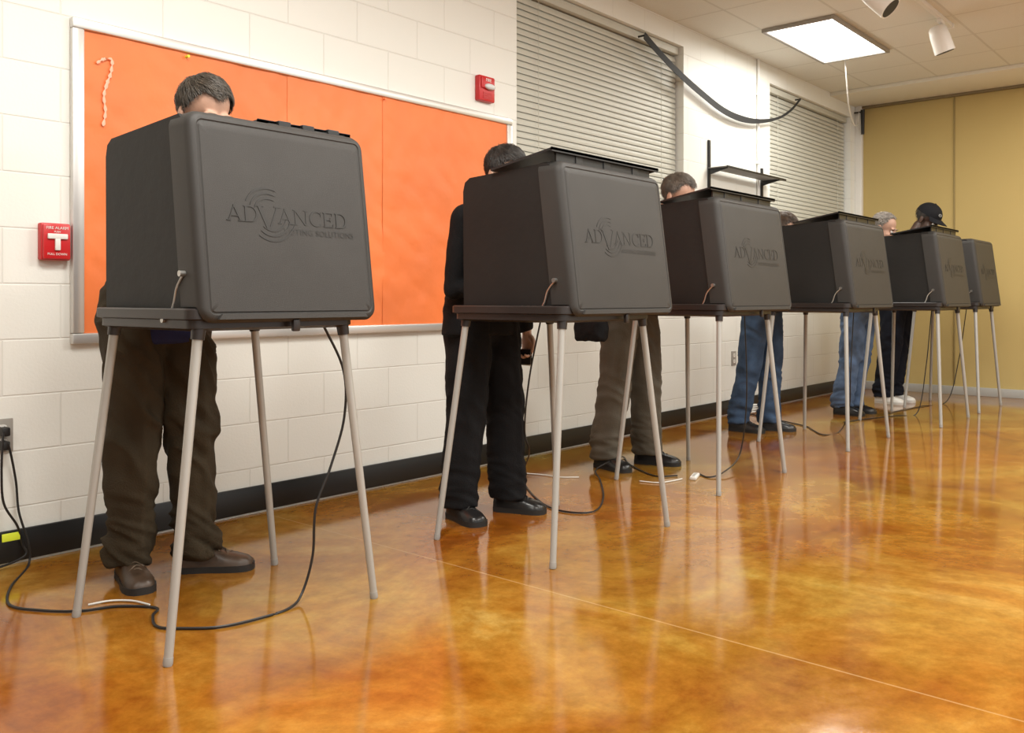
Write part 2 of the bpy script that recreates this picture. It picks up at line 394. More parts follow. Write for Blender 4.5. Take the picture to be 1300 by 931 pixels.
b = NB(); box(b, -.066, .066, -.035, .004, 0, .145, .008); box(b, -.055, .055, -.045, -.03, .07, .135, .006)
for k in range(5): box(b, -.035, .035, -.038, -.03, .014 + k * .008, .018 + k * .008)
obj('housing', b, M['red'], t)
b = NB(); ell(b, (0.01, -.046, .083), (.042, .018, .018)); obj('strobe_lens', b, M['lens'], t)
b = NB(); q = text_bm('FIRE', .026, .0006); join(b, q, 0, WALLTXT(0, -.0458, .118)); q.free(); obj('lettering', b, M['white'], t, smooth=False)
def outlet(x, z, lb):
    t = thing('wall_outlet', (x, 0, z - .06), lb, 'outlet', 'wall outlets')
    b = NB(); box(b, -.038, .038, -.008, .002, 0, .12, .003); obj('plate', b, M['plate'], t)
    for zz in (.035, .085):
        b = NB(); prism(b, rrect(.034, .03, .012, 4), lambda x, y, d: V((x, -d, zz + y)), .006, .0105); so = obj('socket', b, M['offwhite'], t)
        for s in (-.007, .007):
            b = NB(); box(b, s - .0015, s + .0015, -.0112, -.0095, zz - .002, zz + .008); obj('slot', b, M['dark'], so)
outlet(1.215, .47, 'grey wall outlet at the far left with black cords plugged in')
outlet(on_y(931, 455).x, .465, 'small wall outlet low on the wall behind the third and fourth booths')

# ------------------------------------------------------------------ voting booths
def arc_poly(bm, fn, cx, cy, r0f, r1f, a0, a1, n, d0, d1):
    P = [(a0 + (a1 - a0) * i / n) for i in range(n + 1)]
    for i in range(n):
        qs = []
        for a, rf in ((P[i], r0f), (P[i], r1f), (P[i + 1], r1f), (P[i + 1], r0f)):
            rx, ry = rf(a); qs.append((cx + rx * math.cos(a), cy + ry * math.sin(a)))
        prism(bm, qs, fn, d0, d1)
def logo(bm, fn, cx, cy, width):
    D0, D1 = -.001, .0009
    AX = 1.18
    def st(x0, y0, x1, y1, w, S, ox, oy):
        w = w * .85; T = S * AX
        prism(bm, [(ox + T * (x0 - w / 2), oy + S * y0), (ox + T * (x0 + w / 2), oy + S * y0), (ox + T * (x1 + w / 2), oy + S * y1), (ox + T * (x1 - w / 2), oy + S * y1)], fn, D0, D1)
    def bar(x0, x1, y, h, S, ox, oy):
        T = S * AX; prism(bm, [(ox + T * x0, oy + S * y), (ox + T * x1, oy + S * y), (ox + T * x1, oy + S * (y + h)), (ox + T * x0, oy + S * (y + h))], fn, D0, D1)
    def A(S, ox, oy):
        st(.12, 0, .48, 1, .06, S, ox, oy); st(.86, 0, .48, 1, .16, S, ox, oy); bar(.24, .72, .30, .06, S, ox, oy)
        bar(0, .26, 0, .05, S, ox, oy); bar(.68, 1.02, 0, .05, S, ox, oy)
    def Dg(S, ox, oy):
        st(.14, 0, .14, 1, .15, S, ox, oy); bar(0, .4, 0, .05, S, ox, oy); bar(0, .4, .95, .05, S, ox, oy)
        arc_poly(bm, fn, ox + S * AX * .38, oy + S * .5, lambda a: (S * .42, S * .45), lambda a: (S * .57, S * .5), -math.pi / 2, math.pi / 2, 12, D0, D1)
    def Vg(S, ox, oy):
        st(.48, -.0, .12, 1, .17, S, ox, oy); st(.50, 0, .86, 1, .07, S, ox, oy); bar(-.04, .30, .95, .05, S, ox, oy); bar(.72, 1.0, .95, .05, S, ox, oy)
    def Ng(S, ox, oy):
        st(.12, 0, .12, 1, .06, S, ox, oy); st(.82, 0, .14, 1, .15, S, ox, oy); st(.84, 0, .84, 1, .06, S, ox, oy)
        bar(0, .25, 0, .05, S, ox, oy); bar(-.02, .2, .95, .05, S, ox, oy); bar(.70, .98, .95, .05, S, ox, oy)
    def Cg(S, ox, oy):
        arc_poly(bm, fn, ox + S * AX * .5, oy + S * .5, lambda a: (S * (.55 - .16 * max(0, -math.cos(a)) - .05), S * .45), lambda a: (S * .55, S * .52), R(45), R(315), 18, D0, D1); st(.82, .66, .84, .98, .06, S, ox, oy)
    def E(S, ox, oy):
        st(.14, 0, .14, 1, .15, S, ox, oy); bar(0, .68, 0, .06, S, ox, oy); bar(0, .66, .94, .06, S, ox, oy); bar(.14, .52, .48, .06, S, ox, oy)
        st(.66, 0, .70, .22, .05, S, ox, oy); st(.65, .78, .65, .97, .05, S, ox, oy); st(.52, .38, .52, .64, .05, S, ox, oy)
    seq = [A, Dg, Vg, A, Ng, Cg, E, Dg]; adv = [1.03, .98, 1.10, 1.02, 1.06, .98, .84, .95]
    tot = sum(adv) * AX; S = width / tot
    x = cx - width / 2; vx = 0
    for g, a in zip(seq, adv):
        if g is Vg:
            vx = x + S * AX * .5; g(S * 1.55, x - S * .26, cy - S * .95)
        else: g(S, x, cy - S / 2)
        x += S * a * AX
    for k, (r, w) in enumerate(((.048, .005), (.064, .005), (.080, .005))):     # swirl: arcs upper left and lower right of the V
        for a0, a1 in ((66, 158), (232, 345)):
            arc_poly(bm, fn, vx + (.012 if a0 > 180 else .002), cy + .002, lambda a, r=r: (r, r * .92), lambda a, r=r, w=w: (r + w * math.sin(math.pi * min(1, max(0, (a - R(a0)) / R(a1 - a0)))) + .001, r * .92 + w * math.sin(math.pi * min(1, max(0, (a - R(a0)) / R(a1 - a0)))) + .001), R(a0 + k * 2), R(a1 - k * 3), 16, D0, D1)
    q = text_bm('VOTING SOLUTIONS', .0250, .0, 1.12)
    q2 = bmesh.new(); vm = {}
    for v in q.verts: vm[v] = q2.verts.new(fn(cx + width * .24 + v.co.x, cy - S * .99 + v.co.y, .0009))
    for f in q.faces: q2.faces.new([vm[v] for v in f.verts])
    join(bm, q2); q.free(); q2.free()

def booth(cx, cy, rz, label, lid0, lid1, fx, fy, tx, flap):
    t = thing('voting_booth', (cx, cy, 0), label, 'voting booth', 'row of voting booths along the wall', rz)
    TB, TT = .872, .935
    b = NB(); rings = []
    for ins, z in ((.035, TB), (.012, TB + .008), (.012, TB + .03), (0, TB + .034), (0, TT - .004), (.004, TT), (.022, TT), (.026, TT - .012)):
        rings.append([V((x, y + .01, z)) for x, y in rrect(2 * tx - 2 * ins, .58 - 2 * ins, .035)])
    loft(b, rings); obj('tray', b, M['tray'], t)
    for sxn in (-1, 1):
        for syn in (-1, 1):
            top = V((sxn * (tx - .045), syn * .245, TB + .012)); ft = V((sxn * fx, syn * fy, 0)); d = (ft - top).normalized()
            b = NB(); tube(b, [top, ft - d * .012], [.0138, .0118], 14); lg = obj('leg', b, M['leg'], t)
            b = NB(); tube(b, [ft - d * .022, ft - d * .006, V((ft.x, ft.y, .0))], [.0127, .0130, .0112], 14); obj('foot_tip', b, M['rubber'], lg)
            b = NB(); tube(b, [top, top + d * .035], [.020, .018], 14); obj('leg_socket', b, M['tray'], lg)
    yF = -.296; zb = .893; H = .589; LEAN = .13; wd = lid1 - lid0; uc = (lid0 + lid1) / 2
    def L(u, v, w): return V((uc + u, yF + LEAN * v - w, zb + v))
    def bulge(u, v): return .004 * max(0, 1 - (2 * u / wd) ** 2) * max(0, 1 - (2 * v / H) ** 2)
    b = NB(); rings = []
    for ins, w in ((.016, -.004), (.012, -.095), (0, -.095), (0, -.020), (.002, -.009), (.008, .002), (.015, .0070), (.024, .0085), (.0265, .006), (.030, .006), (.033, .0085)):
        ring = []
        for x, y in rrect(wd - 2 * ins, H - 2 * ins, max(.012, .044 - ins)):
            p = L(x, y + H / 2, w + (bulge(x, y) if ins > .032 else 0))
            if w < -.012 and p.z < TT + .004: p.z = TT + .004
            ring.append(p)
        rings.append(ring)
    rr = rrect(wd - .066, H - .066, .012)
    for k in (.93, .84, .72, .58, .42, .26, .10):
        rings.append([L(x * k, y * k + H / 2, .0085 + bulge(x * k, y * k)) for x, y in rr])
    loft(b, rings)
    prism(b, [(-wd / 2 + .05, .012), (wd / 2 - .05, .012), (wd / 2 - .06, .026), (-wd / 2 + .06, .026)], L, .004, .016)
    lid = obj('lid', b, M['lid'], t)
    b = NB(); logo(b, lambda u, v, w: L(u, v, .0087 + bulge(u, v - H / 2) + w), .0, H * .525, wd * .69)
    lo = obj('lettering', b, M['logo'], lid, smooth=False); lo['label'] = 'embossed words and ring emblem on the lid'
    for sxn, x in ((-1, lid0 + .012), (1, lid1 - .012)):
        b = NB()
        poly = [(-.262, TT), (.268, TT), (.272, 1.40), (.262, 1.435), (.235, 1.452), (-.17, 1.475), (-.19, 1.45)]
        loft(b, [[V((x + dx, y, z)) for y, z in poly] for dx in (-.004, .004)])
        obj('side_panel', b, M['panel'], t)
        b = NB(); q = V((x + sxn * .014, -.215, 1.03)); p = V((x + sxn * .016, -.12, TB + .03))
        tube(b, cr([p + V((0, .012, .012)), p, p.lerp(q, .35) + V((0, -.006, -.006)), p.lerp(q, .7) + V((0, .008, 0)), q], 5), .0034, 8)
        cyl(b, q - V((.014, 0, 0)), q + V((.012, 0, 0)), .0085, seg=14); cyl(b, p - V((.012, 0, 0)), p + V((.010, 0, 0)), .008, seg=14)
        obj('hinge_arm', b, M['steel'], t)
    b = NB(); box(b, uc - .012, uc + .012, -.300, -.285, TB - .006, TB + .03, .004); obj('latch', b, M['tray'], t)
    fx0, fx1, y0, z0, y1, z1 = flap
    def FP(u, v, d): return V((fx0 + (fx1 - fx0) * u, y0 + (y1 - y0) * v, z0 + (z1 - z0) * v - d))
    b = NB(); prism(b, [(0, 0), (1, 0), (1, 1), (0, 1)], FP, 0, .009)
    prism(b, [(0, 0), (1, 0), (1, .02), (0, .02)], FP, -.002, .014)
    fl = obj('roof_flap', b, M['flap'], t, smooth=False)
    b = NB()
    yy = yF + LEAN * H + .03
    k0 = (yy - y0) / (y1 - y0); zt = z0 + (z1 - z0) * k0 - .008
    box(b, max(lid0, fx0) + .03, min(lid1, fx1) - .03, yy - .004, yy + .004, 1.455, max(zt, 1.462), .0)  # black strip added as shade, so the gap under the flap reads dark
    for u in (.25, .5, .78):
        xx = fx0 + (fx1 - fx0) * u; box(b, xx - .022, xx + .022, yy - .008, yy + .010, 1.46, max(zt, 1.462) + .012, .003)
    obj('hinge_and_gap_fill', b, M['blackmetal'], fl, smooth=False)
    return t
FL = (-.285, .46, -.208, 1.526, .10, 1.474)
B1 = booth(1.52, -1.00, 0, 'dark grey voting booth nearest the camera, in front of the orange board', -.27, .345, .35, .275, .29, (-.02, .325, -.185, 1.494, .10, 1.474))
B2 = booth(2.88, -1.22, 0, 'dark grey voting booth used by the person in the black suit', -.27, .44, .39, .295, .315, FL)
B3 = booth(4.32, -1.10, 0, 'dark grey voting booth used by the person in taupe trousers', -.27, .49, .38, .30, .315, FL)
B4 = booth(6.00, -1.11, 0, 'dark grey voting booth used by the brown-haired person in dark blue jeans', -.27, .50, .38, .30, .315, FL)
B5 = booth(7.50, -1.25, 0, 'dark grey voting booth used by the balding person in light blue shirt', -.27, .48, .38, .30, .315, FL)
B6 = booth(8.60, -1.25, 0, 'dark grey voting booth farthest away, against the mustard partition', -.27, .40, .38, .30, .315, (-.2, .3, -.185, 1.480, .10, 1.468))

# ------------------------------------------------------------------ people
def wrinkle(bm, amp, freq, seed, zc=(), zw=.14, base=.35, ridged=True, tilt=.5):
    bm.normal_update()
    mv = []
    for v in bm.verts:
        p = v.co
        n = noise.noise(V((p.x * freq[0] + seed, p.y * freq[0] + 3.3, (p.z + tilt * p.x) * freq[1] + .8 * noise.noise(p * 5))))
        if ridged: n = .55 - 2.2 * abs(n)
        k = base
        for z in zc: k += math.exp(-((p.z - z) / zw) ** 2)
        mv.append(v.normal * (n * amp * min(1.3, k)))
    for v, d in zip(bm.verts, mv): v.co += d
def shoe(bm, bs, heel, toe):
    d = (toe - heel); ln = d.length; d.normalize(); s = UP.cross(d)
    prof = [(-.02, .016, .04), (.0, .030, .066), (.08, .037, .094), (.22, .040, .106), (.36, .040, .100), (.5, .043, .082), (.65, .048, .066), (.8, .050, .056), (.92, .042, .046), (.985, .026, .034)]
    rings = []
    for tt, w, h in prof:
        c = heel + d * (ln * tt); r = []
        for j in range(14):
            a = 2 * math.pi * j / 14; x = math.cos(a); z = math.sin(a)
            zz = .014 + (h - .014) * max(0, z) ** .8 if z > 0 else .014
            r.append(V((c.x, c.y, 0)) + s * (w * math.copysign(abs(x) ** .75, x)) + UP * zz)
        rings.append(r)
    loft(bm, rings)
    outl = [(-.03, .012), (0, .032), (.1, .040), (.3, .041), (.45, .043), (.62, .051), (.8, .053), (.92, .046), (.99, .030), (1.01, .012)]
    L_ = [heel + d * (ln * t_) + s * w for t_, w in outl]; R_ = [heel + d * (ln * t_) - s * w for t_, w in outl][::-1]
    pl = L_ + R_
    loft(bs, [[V((p.x, p.y, .0)) for p in pl], [V((p.x, p.y, .022)) for p in pl]])
def hand(bm, wrist, D, Nn, S, curl=.5, k=1.0):
    D = D.normalized(); Nn = (Nn - D * Nn.dot(D)).normalized(); S = (S - D * S.dot(D) - Nn * S.dot(Nn)).normalized()
    h = NB()
    tube(h, [wrist - D * .05 * k, wrist, wrist + D * .035 * k, wrist + D * .088 * k], [(.026 * k, .02 * k), (.027 * k, .019 * k), (.037 * k, .018 * k), (.041 * k, .013 * k)], 12, ref=S, rnd=True)
    for i, ln in enumerate((.072, .080, .074, .058)):
        p = wrist + D * (.084 - .004 * abs(i - 1)) * k + S * ((.030 - .0205 * i) * k); ang = .15; pts = [p]
        for q, fr in enumerate((.45, .31, .24)):
            ang += curl * (.9 if q else .6) + .06 * i
            pts.append(pts[-1] + (D * math.cos(ang) + Nn * math.sin(ang) + S * (.05 - .04 * i)) * (ln * fr * k))
        tube(h, pts, [.0095 * k, .0088 * k, .0080 * k, .0068 * k], 8, ref=S, rnd=True)
    p = wrist + D * .022 * k + S * .028 * k
    pts = [p, p + (D * .55 + S * .65 + Nn * .3).normalized() * .036 * k]
    pts.append(pts[-1] + (D * .8 + S * .3 + Nn * .4).normalized() * .03 * k); pts.append(pts[-1] + (D * .9 + Nn * .4).normalized() * .024 * k)
    tube(h, pts, [.015 * k, .0115 * k, .0100 * k, .0078 * k], 8, ref=Nn, rnd=True)
    h = remesh(h, .0042, 1); join(bm, h); h.free()
def head_bm():
    h = NB()
    ell(h, (0, .015, .045), (.076, .096, .086), u=24, v=18); ell(h, (0, -.028, -.03), (.061, .063, .082))
    ell(h, (0, -.066, -.098), (.030, .024, .022)); ell(h, (0, -.02, -.06), (.058, .055, .045))
    tube(h, [(0, -.084, .012), (0, -.098, -.012), (0, -.110, -.032)], [.009, .010, .0125], 10, rnd=True)
    for s in (-1, 1):
        ell(h, (s * .012, -.098, -.035), (.010, .012, .008)); ell(h, (s * .031, -.080, .026), (.027, .014, .009))
        ell(h, (s * .040, -.058, -.028), (.024, .026, .024)); ell(h, (s * .078, .014, -.006), (.009, .020, .033), Matrix.Rotation(R(-12), 4, 'X') @ Matrix.Rotation(R(s * 14), 4, 'Z'))
    ell(h, (0, -.090, -.061), (.025, .010, .006)); ell(h, (0, -.088, -.072), (.021, .010, .007))
    h = remesh(h, .0058, 2)
    for v in h.verts:
        for s in (-1, 1):
            d = (v.co - V((s * .031, -.090, .005))); q = (d.x / .02) ** 2 + (d.z / .012) ** 2
            if v.co.y < -.05: v.co.y += .008 * math.exp(-q)
    for f in h.faces: f.material_index = 0
    return h
def hairline(p, style):
    front = (.088 if style != 'thin' else .122) - .008 * math.cos(p.x * 55)
    f = min(1, max(0, (p.y + .055) / .055))
    side = .008 - .05 * min(1, max(0, (p.y - .02) / .03)) if style != 'long' else -.05
    if style == 'long' and p.y < -.03: side = .02
    temple = front - .7 * max(0, abs(p.x) - .045)
    return temple * (1 - f) + side * f
def hair_bm(style, n=1500, seed=3):
    rnd = random.Random(seed)
    b = NB(); bmesh.ops.create_uvsphere(b, u_segments=64, v_segments=44, radius=1)
    C0 = V((0, .016, .047)); RA = V((.0785, .0985, .0895))
    for v in b.verts: v.co = V((v.co.x * RA.x + C0.x, v.co.y * RA.y + C0.y, v.co.z * RA.z + C0.z))
    bmesh.ops.delete(b, geom=[v for v in b.verts if v.co.z < hairline(v.co, style) + .008], context='VERTS')
    bmesh.ops.recalc_face_normals(b, faces=b.faces)
    bmesh.ops.solidify(b, geom=b.faces[:], thickness=.006)
    if style == 'long': ell(b, (0, .046, -.035), (.072, .050, .080), u=24, v=16)
    crown = V((-.030, .050, 0)); ln0 = .050 if style != 'thin' else .024
    made = 0; tries = 0
    while made < n and tries < n * 12:
        tries += 1
        d = V((rnd.gauss(0, 1), rnd.gauss(0, 1), rnd.gauss(.25, 1))).normalized()
        p = V((d.x * RA.x, d.y * RA.y, d.z * RA.z)) + C0
        if p.z < hairline(p, style): continue
        fl = V((p.x - crown.x, p.y - crown.y, 0)); fl = fl.normalized() if fl.length > .004 else V((1, 0, 0))
        clump = noise.noise(V((p.x * 70, p.y * 70, p.z * 70 + seed)))
        fl = fl + V((.9, -.1, 0)) * max(0, d.z) + V((0, 0, -1.0 * (1 - max(0, d.z)))) + V((clump, -clump, 0)) * .4 + V((rnd.gauss(0, .13), rnd.gauss(0, .13), rnd.gauss(0, .13)))
        L_ = ln0 * rnd.uniform(.7, 1.2) * (1 if d.z > .2 else .6); P = []; q = d.copy(); bad = False
        lim = rnd.uniform(.004, .014)
        if d.y < -.45: L_ *= .6
        lift = rnd.choice((1, 1, 1, 1.5))
        for k in range(4):
            nn = V((q.x / RA.x, q.y / RA.y, q.z / RA.z)).normalized()
            pt = V((q.x * RA.x, q.y * RA.y, q.z * RA.z)) + C0 + nn * ((.001, .0060, .0080 * lift, .0062 * lift)[k] + .0026 * clump + rnd.uniform(-.0006, .0012))
            if pt.z < hairline(pt, style) - lim: bad = True; break
            P.append((pt, nn))
            tg = (fl - nn * fl.dot(nn)).normalized() * (L_ / 3)
            q = V((q.x + tg.x / RA.x, q.y + tg.y / RA.y, q.z + tg.z / RA.z)).normalized()
        if bad: continue
        made += 1
        w = rnd.uniform(.0009, .0017); vs = []
        for k, (pt, nn) in enumerate(P):
            tg = (P[min(k + 1, 3)][0] - P[max(k - 1, 0)][0]).normalized(); sd = tg.cross(nn).normalized() * (w * (1, 1, .8, .15)[k])
            vs.append((b.verts.new(pt - sd), b.verts.new(pt + nn * w * .5), b.verts.new(pt + sd)))
        for k in range(3):
            for j in range(2): b.faces.new((vs[k][j], vs[k][j + 1], vs[k + 1][j + 1], vs[k + 1][j]))
    return b
def person(name, label, base, k, feet, pelvis, S, head, pitch, yaw, arms, skinm, hairm_, style, trm, topm, shm, solem, hem=.06, baggy=1.0, cap=None, vox=.012, seed=0.0, build=1.0, strands=1500, lacem=None, flare=0.0, wrk=1.0):
    base = V((base[0], base[1], 0)); pelvis = V(pelvis); S = V(S); head = V(head)
    f = V((0, -1, 0)); lf = V((1, 0, 0))
    root = thing('person', base, label, 'person', 'voters at the booths')
    hips = {s: pelvis + lf * (s * .088 * k) for s in (-1, 1)}
    FT = {s: (V((*feet[s][0], 0)), V((*feet[s][1], 0))) for s in (-1, 1)}
    ank = {}; knee = {}
    for s in (-1, 1):
        hl, to = FT[s]; a = hl + (to - hl) * .24; ank[s] = V((a.x, a.y, .095))
        knee[s] = hips[s].lerp(ank[s], .50) + f * .024
    sh = {s: S + lf * (s * .178 * k * build) + V((0, 0, -.035)) for s in (-1, 1)}
    b = NB()
    for s in (-1, 1):
        tube(b, [hips[s], hips[s].lerp(knee[s], .5), knee[s], knee[s].lerp(ank[s], .35), ank[s], ank[s] - V((0, 0, .035))], [(.080 * k, .085 * k), (.070 * k, .075 * k), .053 * k, .052 * k, .034 * k, .030 * k], 12, ref=lf, rnd=True)
        hl, to = FT[s]; tube(b, [hl.lerp(to, .10) + V((0, 0, .042)), hl.lerp(to, .4) + V((0, 0, .040)), hl.lerp(to, .78) + V((0, 0, .031))], [.018, .020, .011], 10, ref=lf, rnd=True)
        el, wr = [V(p) for p in arms[s][:2]]
        tube(b, [sh[s], sh[s].lerp(el, .5), el, el.lerp(wr, .4), wr], [.050 * k, .044 * k, .037 * k, .035 * k, .025 * k], 12, rnd=True)
    mid = pelvis.lerp(S, .5)
    tube(b, [pelvis - V((0, 0, .05)), pelvis + V((0, 0, .06)), mid, pelvis.lerp(S, .8), S - (S - pelvis).normalized() * .01, S + (head - S) * .25], [(.145 * k, .10 * k), (.145 * k, .10 * k), (.14 * k, .10 * k), (.155 * k, .105 * k), (.13 * k, .075 * k), (.06 * k, .06 * k)], 16, ref=lf, rnd=True)
    hm = Matrix.Translation(head) @ Matrix.Rotation(yaw, 4, 'Z') @ Matrix.Rotation(pitch, 4, 'X') @ Matrix.Scale(k, 4)
    nb = hm @ V((0, .025, -.06))
    tube(b, [S - V((0, 0, .03)), S.lerp(nb, .5), nb], [.066 * k, .056 * k, .056 * k], 14, ref=lf, rnd=True)
    b = remesh(b, vox, 3)
    hb = head_bm(); join(b, hb, 0, hm); hb.free()
    for s in (-1, 1):
        ell(b, hm @ V((s * .031, -.0775, .005)), V((.0125, .0125, .0125)) * k, mi=1, u=12, v=8)
        ell(b, hm @ V((s * .031, -.0865, .003)), V((.0055, .0050, .0055)) * k, mi=2, u=10, v=6)
        ell(b, hm @ V((s * .031, -.0935, .030)), V((.020, .004, .0035)) * k, hm.to_3x3().to_4x4().normalized(), mi=3, u=10, v=6)
        ell(b, hm @ V((s * .031, -.0835, .0135)), V((.015, .008, .004)) * k, mi=0, u=10, v=6)
    ell(b, hm @ V((0, -.0985, -.0665)), V((.019, .0035, .0045)) * k, mi=4, u=12, v=6)
    for s in (-1, 1):
        el, wr = [V(p) for p in arms[s][:2]]; D = V(arms[s][2]); Nn = V(arms[s][3]); Sd = V(arms[s][4])
        hand(b, wr, D, Nn, Sd, arms[s][5], k)
    obj('body', b, [skinm, M['eye'], M['iris'], hairm_, M['lips']], root, off=base, angle=60)
    if style:
        hb = hair_bm(style, strands, int(seed * 10)); q = NB(); join(q, hb, 0, hm); hb.free(); obj('hair', q, hairm_, root, off=base, angle=80)
    if cap:
        q = NB(); bmesh.ops.create_uvsphere(q, u_segments=36, v_segments=24, radius=1)
        bmesh.ops.delete(q, geom=[v for v in q.verts if v.co.z < -.02], context='VERTS')
        for v in q.verts: v.co = V((v.co.x * .090, .012 + v.co.y * .110, .052 + max(v.co.z, 0) * .100))
        bmesh.ops.recalc_face_normals(q, faces=q.faces); bmesh.ops.solidify(q, geom=q.faces[:], thickness=.004)
        ell(q, (0, .012, .153), (.008, .008, .005), u=10, v=6)
        q2 = NB(); join(q2, q, 0, hm); q.free(); crown = obj('cap', q2, cap[0], root, off=base, angle=70)
        q = NB(); inner = []; outer = []
        n = 18
        for j in range(n + 1):
            a = R(-68 + 136 * j / n); ix, iy = .090 * math.sin(a), .012 - .110 * math.cos(a)
            e = .072 * math.cos(a * 1.15) ** .6 if abs(a * 1.15) < math.pi / 2 else 0
            ox, oy = ix * (1 + .05), iy - e
            inner.append((ix, iy, .056)); outer.append((ox, oy, .050 - 2.4 * ox * ox - .008))
        A_ = [q.verts.new(p) for p in inner]; B_ = [q.verts.new(p) for p in outer]
        for j in range(n): q.faces.new((A_[j], A_[j + 1], B_[j + 1], B_[j]))
        bmesh.ops.recalc_face_normals(q, faces=q.faces); bmesh.ops.solidify(q, geom=q.faces[:], thickness=.004)
        q2 = NB(); join(q2, q, 0, hm); q.free(); obj('cap_brim', q2, cap[1], crown, off=base, angle=70)
        if cap[2]:
            q = NB(); a = R(-20)
            nrm = V((math.sin(a), -math.cos(a), .35)).normalized(); sx_ = UP.cross(nrm).normalized(); sy_ = nrm.cross(sx_)
            c = V((.083 * math.sin(a), .012 - .102 * math.cos(a), .094)) + nrm * .003
            rg = [c + sx_ * (.016 * math.cos(R(20 * j))) + sy_ * (.010 * math.sin(R(20 * j))) for j in range(18)]
            tube(q, rg + [rg[0]], .0019, 6); tube(q, [c - sx_ * .010 - sy_ * .003, c + sy_ * .004, c + sx_ * .010 - sy_ * .003], .0019, 6)
            q2 = NB(); join(q2, q, 0, hm); q.free(); obj('cap_emblem', q2, M['badge'], crown, off=base)
    b = NB(); g = baggy
    for s in (-1, 1):
        h0 = ank[s]; hp = hips[s]; kn = knee[s]
        tube(b, [hp + V((0, 0, .05)), hp - V((0, 0, .06)), hp.lerp(kn, .5), kn, kn.lerp(h0, .5), V((h0.x, h0.y, .13)), V((h0.x, h0.y - .006, .056))],
             [(.092 * k, .115 * k), (.096 * k * g, .116 * k * g), (.090 * k * g, .102 * k * g), (.080 * k * g, .088 * k * g), (.076 * k * g, .084 * k * g), (.073 * k * g, .086 * k * g), (.071 * k * g, .090 * k * g)], 18, ref=lf)
    tube(b, [pelvis - V((0, 0, .07)), pelvis, pelvis + V((0, 0, .09)), pelvis + V((0, 0, .14))], [(.145 * k, .112 * k), (.166 * k, .122 * k), (.158 * k, .118 * k), (.150 * k, .112 * k)], 20, ref=lf, rnd=True)
    b = remesh(b, vox * .8, 4); kz = knee[1].z
    wrinkle(b, .008 * wrk, (4, 7), seed, (), .13, 1.0, ridged=False)
    wrinkle(b, .012 * wrk, (6, 11), seed + 2, (kz - .03, pelvis.z - .14), .13, .25, tilt=1.2)
    wrinkle(b, .014 * wrk, (6, 24), seed + 9, (.14,), .11, .12, tilt=.6)
    for v in b.verts:
        for s in (-1, 1):
            tt = min(1, max(0, (hips[s].z - v.co.z) / (hips[s].z - .1))); cxx = hips[s].x + (ank[s].x - hips[s].x) * tt
            cyy = (hips[s].lerp(ank[s], tt)).y
            if v.co.y < cyy - .03: v.co.y -= .008 * math.exp(-((v.co.x - cxx) / .014) ** 2)
    obj('trousers', b, trm, root, off=base, angle=80)
    b = NB(); ax = (S - pelvis)
    lowz = pelvis - V((0, 0, hem))
    tube(b, [lowz, pelvis + V((0, 0, .04)), pelvis + ax * .36, pelvis + ax * .62, pelvis + ax * .84, S + V((0, 0, -.01)), S + (nb - S) * .30 + V((0, 0, .0))],
         [((.180 + flare) * k * build, (.137 + flare * .3) * k), ((.174 + flare * .8) * k * build, .136 * k), ((.166 + flare * .4) * k * build, .135 * k), (.180 * k * build, .14 * k), (.183 * k * build, .125 * k), (.135 * k * build, .092 * k), (.072 * k, .074 * k)], 22, ref=lf)
    for s in (-1, 1):
        el, wr = [V(p) for p in arms[s][:2]]
        tube(b, [sh[s] - lf * s * .02, sh[s], sh[s].lerp(el, .5), el, el.lerp(wr, .5), el.lerp(wr, .96)], [.070 * k, .072 * k, .062 * k, .056 * k, .049 * k, .041 * k], 14, rnd=False)
        ell(b, sh[s], (.07 * k, .07 * k, .07 * k)); ell(b, el, (.056 * k, .056 * k, .056 * k))
    b = remesh(b, vox, 3)
    wrinkle(b, .010 * wrk, (7, 11), seed + 3, (arms[-1][0][2], pelvis.z + .15), .12, .4)
    obj('jacket' if topm in (M['j_navy'], M['j_black'], M['j_brown']) else 'shirt', b, topm, root, off=base, angle=80)
    for s in (-1, 1):
        b = NB(); bs = NB(); shoe(b, bs, *FT[s]); hl, to = FT[s]; d = (to - hl).normalized(); sd = UP.cross(d)
        so = obj('shoe', b, shm, root, off=base, angle=70); obj('sole', bs, solem, so, off=base)
        b = NB(); ln = (to - hl).length
        for q in range(5):
            tt = .46 + .058 * q; z = .094 - .0072 * q
            c = hl + d * (ln * tt); o2 = d * (.010 * (-1) ** q)
            tube(b, cr([c - sd * .026 - o2 + UP * (z - .016), c + UP * z, c + sd * .026 + o2 + UP * (z - .016)], 4), .0026, 6)
        obj('laces', b, lacem or solem, so, off=base)
    return root

def tablearm(elL, wrL, elR, wrR): 
    return {1: (elL, wrL, (-.25, -1, -.12), (0, -.1, -1), (-1, -.2, 0), .3), -1: (elR, wrR, (.25, -1, -.12), (0, -.1, -1), (1, -.2, 0), .3)}
person('person', 'person with short greying hair in olive-brown trousers and brown shoes at the nearest booth', (1.53, -.54), 1.0,
       {1: ((1.60, -.535), (1.80, -.70)), -1: ((1.465, -.42), (1.40, -.685))}, (1.525, -.52, .95), (1.565, -.62, 1.41), (1.592, -.725, 1.575), R(22), R(2),
       tablearm((1.80, -.66, 1.12), (1.70, -.88, .995), (1.42, -.68, 1.12), (1.44, -.88, .995)),
       M['skin_a'], M['hair_brown'], 'short', M['t_olive'], M['j_navy'], M['shoe_brown'], M['sole'], hem=.14, baggy=1.06, vox=.011, seed=1.3, build=.90, strands=3800, lacem=M['lace'], wrk=1.35)
ar = tablearm((0, 0, 0), (0, 0, 0), (2.70, -.82, 1.01), (2.78, -1.03, .985))
ar[1] = ((3.14, -.78, 1.04), (3.165, -.83, .80), (-.05, -.12, -1), (-1, .1, 0), (0, -1, 0), .75)
